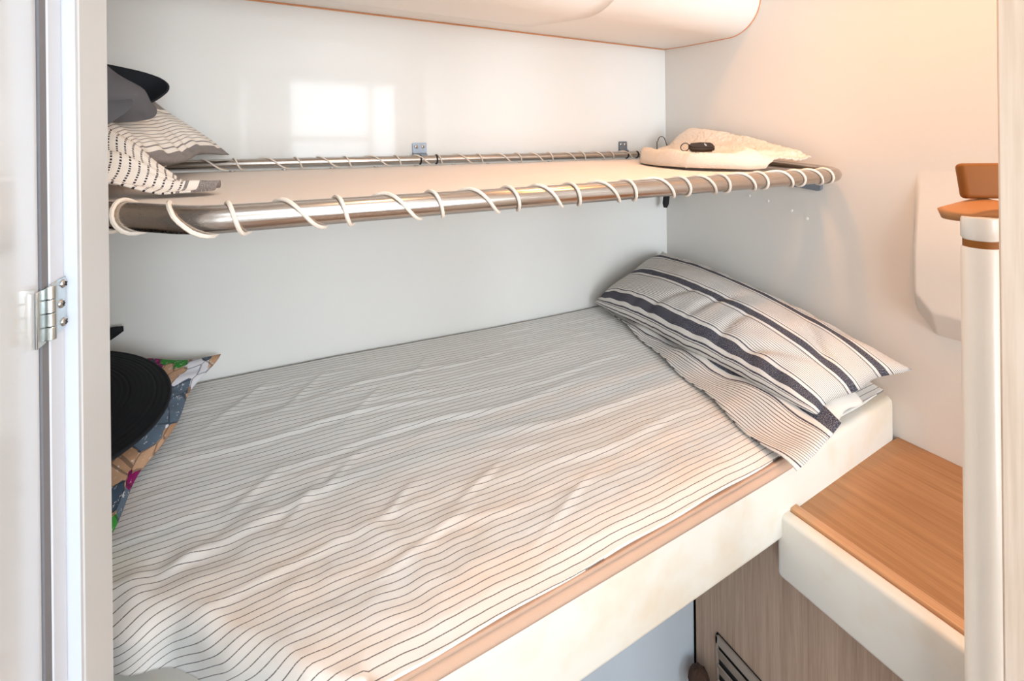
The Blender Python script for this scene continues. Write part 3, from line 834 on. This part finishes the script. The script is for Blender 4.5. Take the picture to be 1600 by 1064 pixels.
# ---- key on the towel
kp = towel_pt(.40, .36); ka = R(-28)
kr = empty('car_key', kp); tag(kr, 'black key fob with split ring lying on the white towel', 'key')
mt = Matrix.Translation(kp + Vector((0, 0, .019))) @ Matrix.Rotation(ka, 4, 'Z') @ Matrix.Rotation(R(34), 4, 'X')
bm = bmesh.new()
ol = [(-.036, -.006), (-.030, -.014), (.0, -.018), (.030, -.016), (.037, -.006), (.037, .006), (.030, .016), (0, .018), (-.030, .014), (-.036, .006)]
f = bm.faces.new([bm.verts.new((x, y, -.008)) for x, y in ol]); r = bmesh.ops.extrude_face_region(bm, geom=[f])
for v in r['geom']:
    if isinstance(v, bmesh.types.BMVert): v.co.z = .008
bmesh.ops.recalc_face_normals(bm, faces=bm.faces)
bmesh.ops.bevel(bm, geom=list(bm.edges), offset=.0045, segments=3, affect='EDGES'); bmesh.ops.transform(bm, matrix=mt, verts=bm.verts)
part('fob_case', bm_mesh(bm, 'fob_case', True, 50), M['fob'], kr)
me = lathe_mesh('emblem', [(.0055, 0), (.0055, .0008), (0, .0012)], 16, mt @ Matrix.Translation((.010, 0, .008)) @ Matrix.Diagonal((.6, 1.3, 1, 1))); part('emblem', me, M['chrome'], kr)
me = tube_mesh('split_ring', [mt @ Vector((-.046 + .012 * math.cos(t), .003 * math.sin(t), .001 + .0115 * math.sin(t))) for t in np.linspace(0, 2 * math.pi, 24, endpoint=False)], .0014, 6, closed=True); part('split_ring', me, M['wire'], kr)

# ---- bent wire hook behind the towel
hp = [(1.195, 1.19, 1.478), (1.196, 1.19, 1.508)] + [(1.214 + .018 * math.cos(a), 1.19 - .004, 1.508 + .018 * math.sin(a)) for a in np.linspace(math.pi, .25, 12)]
hp += [(1.236, 1.185, 1.50), (1.243, 1.18, 1.478)]
hk = link('wire_hook', tube_mesh('wire_hook', hp, .0014, 6), M['wire']); tag(hk, 'thin bent wire hook sticking up behind the towel', 'hook')

# ================================================================== cabinet with wooden top
cr = empty('side_cabinet', (1.08, .15, 0)); tag(cr, 'wooden cabinet with an oak top beside the mattress', 'cabinet')
part('cabinet_side', box_mesh('cabinet_side', (.869, -.42, .002), (.885, .756, .735)), M['oakside'], cr)
part('cabinet_side', box_mesh('cabinet_side', (.8855, .740, .002), (XR - .003, .756, .735)), M['oakside'], cr)
part('countertop', box_mesh('countertop', (.8705, -.42, .778), (XR - .001, .531, .7985), .0008, 1), M['oak'], cr)
part('counter_lip', box_mesh('counter_lip', (.8500, -.42, .735), (.8700, .529, .8085), .002, 2), M['oaklip'], cr)
# upholstered bolster on the front of the counter
def bolster():
    bm = bmesh.new(); bmesh.ops.create_grid(bm, x_segments=60, y_segments=14, size=.5)
    bmesh.ops.delete(bm, geom=list(bm.verts), context='VERTS')
    me = box_mesh('t', (.822, -.42, .685), (.8495, .527, .806), .009, 4); bm.from_mesh(me); bpy.data.meshes.remove(me)
    return bm_mesh(bm, 'bolster', True, 60)
bo = link('bolster', bolster(), M['vinyl']); tag(bo, 'cream padded bolster along the front of the oak counter', 'bolster')
# louvred grille
gz1, gz0, gy1, gy0 = .392, .22, .696, .44
g = empty('vent_grille', (0, 0, 0)); g.parent = cr; tag(g, 'grey metal louvre grille')
part('grille_recess', box_mesh('grille_recess', (.8665, gy0, gz0), (.8688, gy1, gz1)), M['dark'], g)
for lo, hi in (((gy0, gz1 - .020), (gy1, gz1)), ((gy0, gz0), (gy1, gz0 + .008)), ((gy1 - .006, gz0), (gy1, gz1)), ((gy0, gz0), (gy0 + .006, gz1))):
    part('grille_frame', box_mesh('grille_frame', (.8605, lo[0], lo[1]), (.8664, hi[0], hi[1]), .001, 1), M['slat'], g)
for k in range(4):
    z = gz1 - .040 - k * .034
    bm = bmesh.new(); bmesh.ops.create_cube(bm, size=1)
    for v in bm.verts: v.co = Vector((v.co.x * .003, v.co.y * (gy1 - gy0 - .014), v.co.z * .025))
    bmesh.ops.transform(bm, matrix=Matrix.Translation((.8632, (gy0 + gy1) / 2, z)) @ Matrix.Rotation(R(-14), 4, 'Y'), verts=bm.verts)
    part('slat', bm_mesh(bm, 'slat', False), M['slat'], g)

# small brown plush thing peeping out below the berth
def lump(a, b):
    th, ph = a * 2 * math.pi, b * math.pi
    r = .024 * (1 + .14 * fbm(math.cos(th) * 2, math.sin(th) * 2, ph * 2, 3))
    return Vector((.838 + r * math.sin(ph) * math.cos(th), .722 + r * math.sin(ph) * math.sin(th), .270 + 1.25 * r * math.cos(ph)))
lb = link('brown_toy', grid_mesh('brown_toy', 32, 20, lump), M['brown']); tag(lb, 'dark brown fuzzy tip beside the cabinet under the bed', 'soft toy')

# ================================================================== white post with tan leather pads
px, py, prd = .7005, .2085, .0163
qr = empty('table_post', (px, py, 0)); tag(qr, 'slim white post in front of the counter with tan pads on top', 'post')
T_ = Matrix.Translation((px, py, 0))
part('post_tube', lathe_mesh('post_tube', [(0, .001), (.035, .001), (.035, .012), (prd, .016), (prd, 1.378), (prd - .0015, 1.380), (0, 1.380)], 40, T_), M['post'], qr)
part('post_neck', lathe_mesh('post_neck', [(0, 1.3795), (.0148, 1.3795), (.0148, 1.388), (0, 1.388)], 32, T_), M['leather'], qr)
part('post_collar', lathe_mesh('post_collar', [(0, 1.3875), (.0140, 1.3875), (prd, 1.391), (prd, 1.411), (prd - .001, 1.4135), (0, 1.414)], 40, T_), M['post'], qr)
def leaf(a, b):
    # pointed pad reaching out over the counter
    t = a
    wdt = .050 * math.sin(math.pi * min(1, (.10 + .90 * t)) ** .8) ** .7 + .002
    L = .105
    ax = Vector((.93, .60, 0)).normalized(); sd = Vector((-ax.y, ax.x, 0))
    o = Vector((px + .010, py - .022, 1.4145))
    s = (b - .5) * 2
    return o + ax * (L * t * .9) + sd * (wdt * s) + Vector((0, 0, .010 * (1 - s * s) + .004 * t))
lp = grid_mesh('seat_pad', 24, 16, leaf, thick=.010)
part('lower_pad', lp, M['leather_pale'], qr)
up_ = box_mesh('upper_pad', (-.030, -.006, 0), (.030, .006, .044), .0055, 4)
up_.transform(Matrix.Translation((px + .075, py + .015, 1.428)) @ Matrix.Rotation(R(-32), 4, 'Z') @ Matrix.Rotation(R(-10), 4, 'X'))
part('upper_pad', up_, M['leather'], qr)
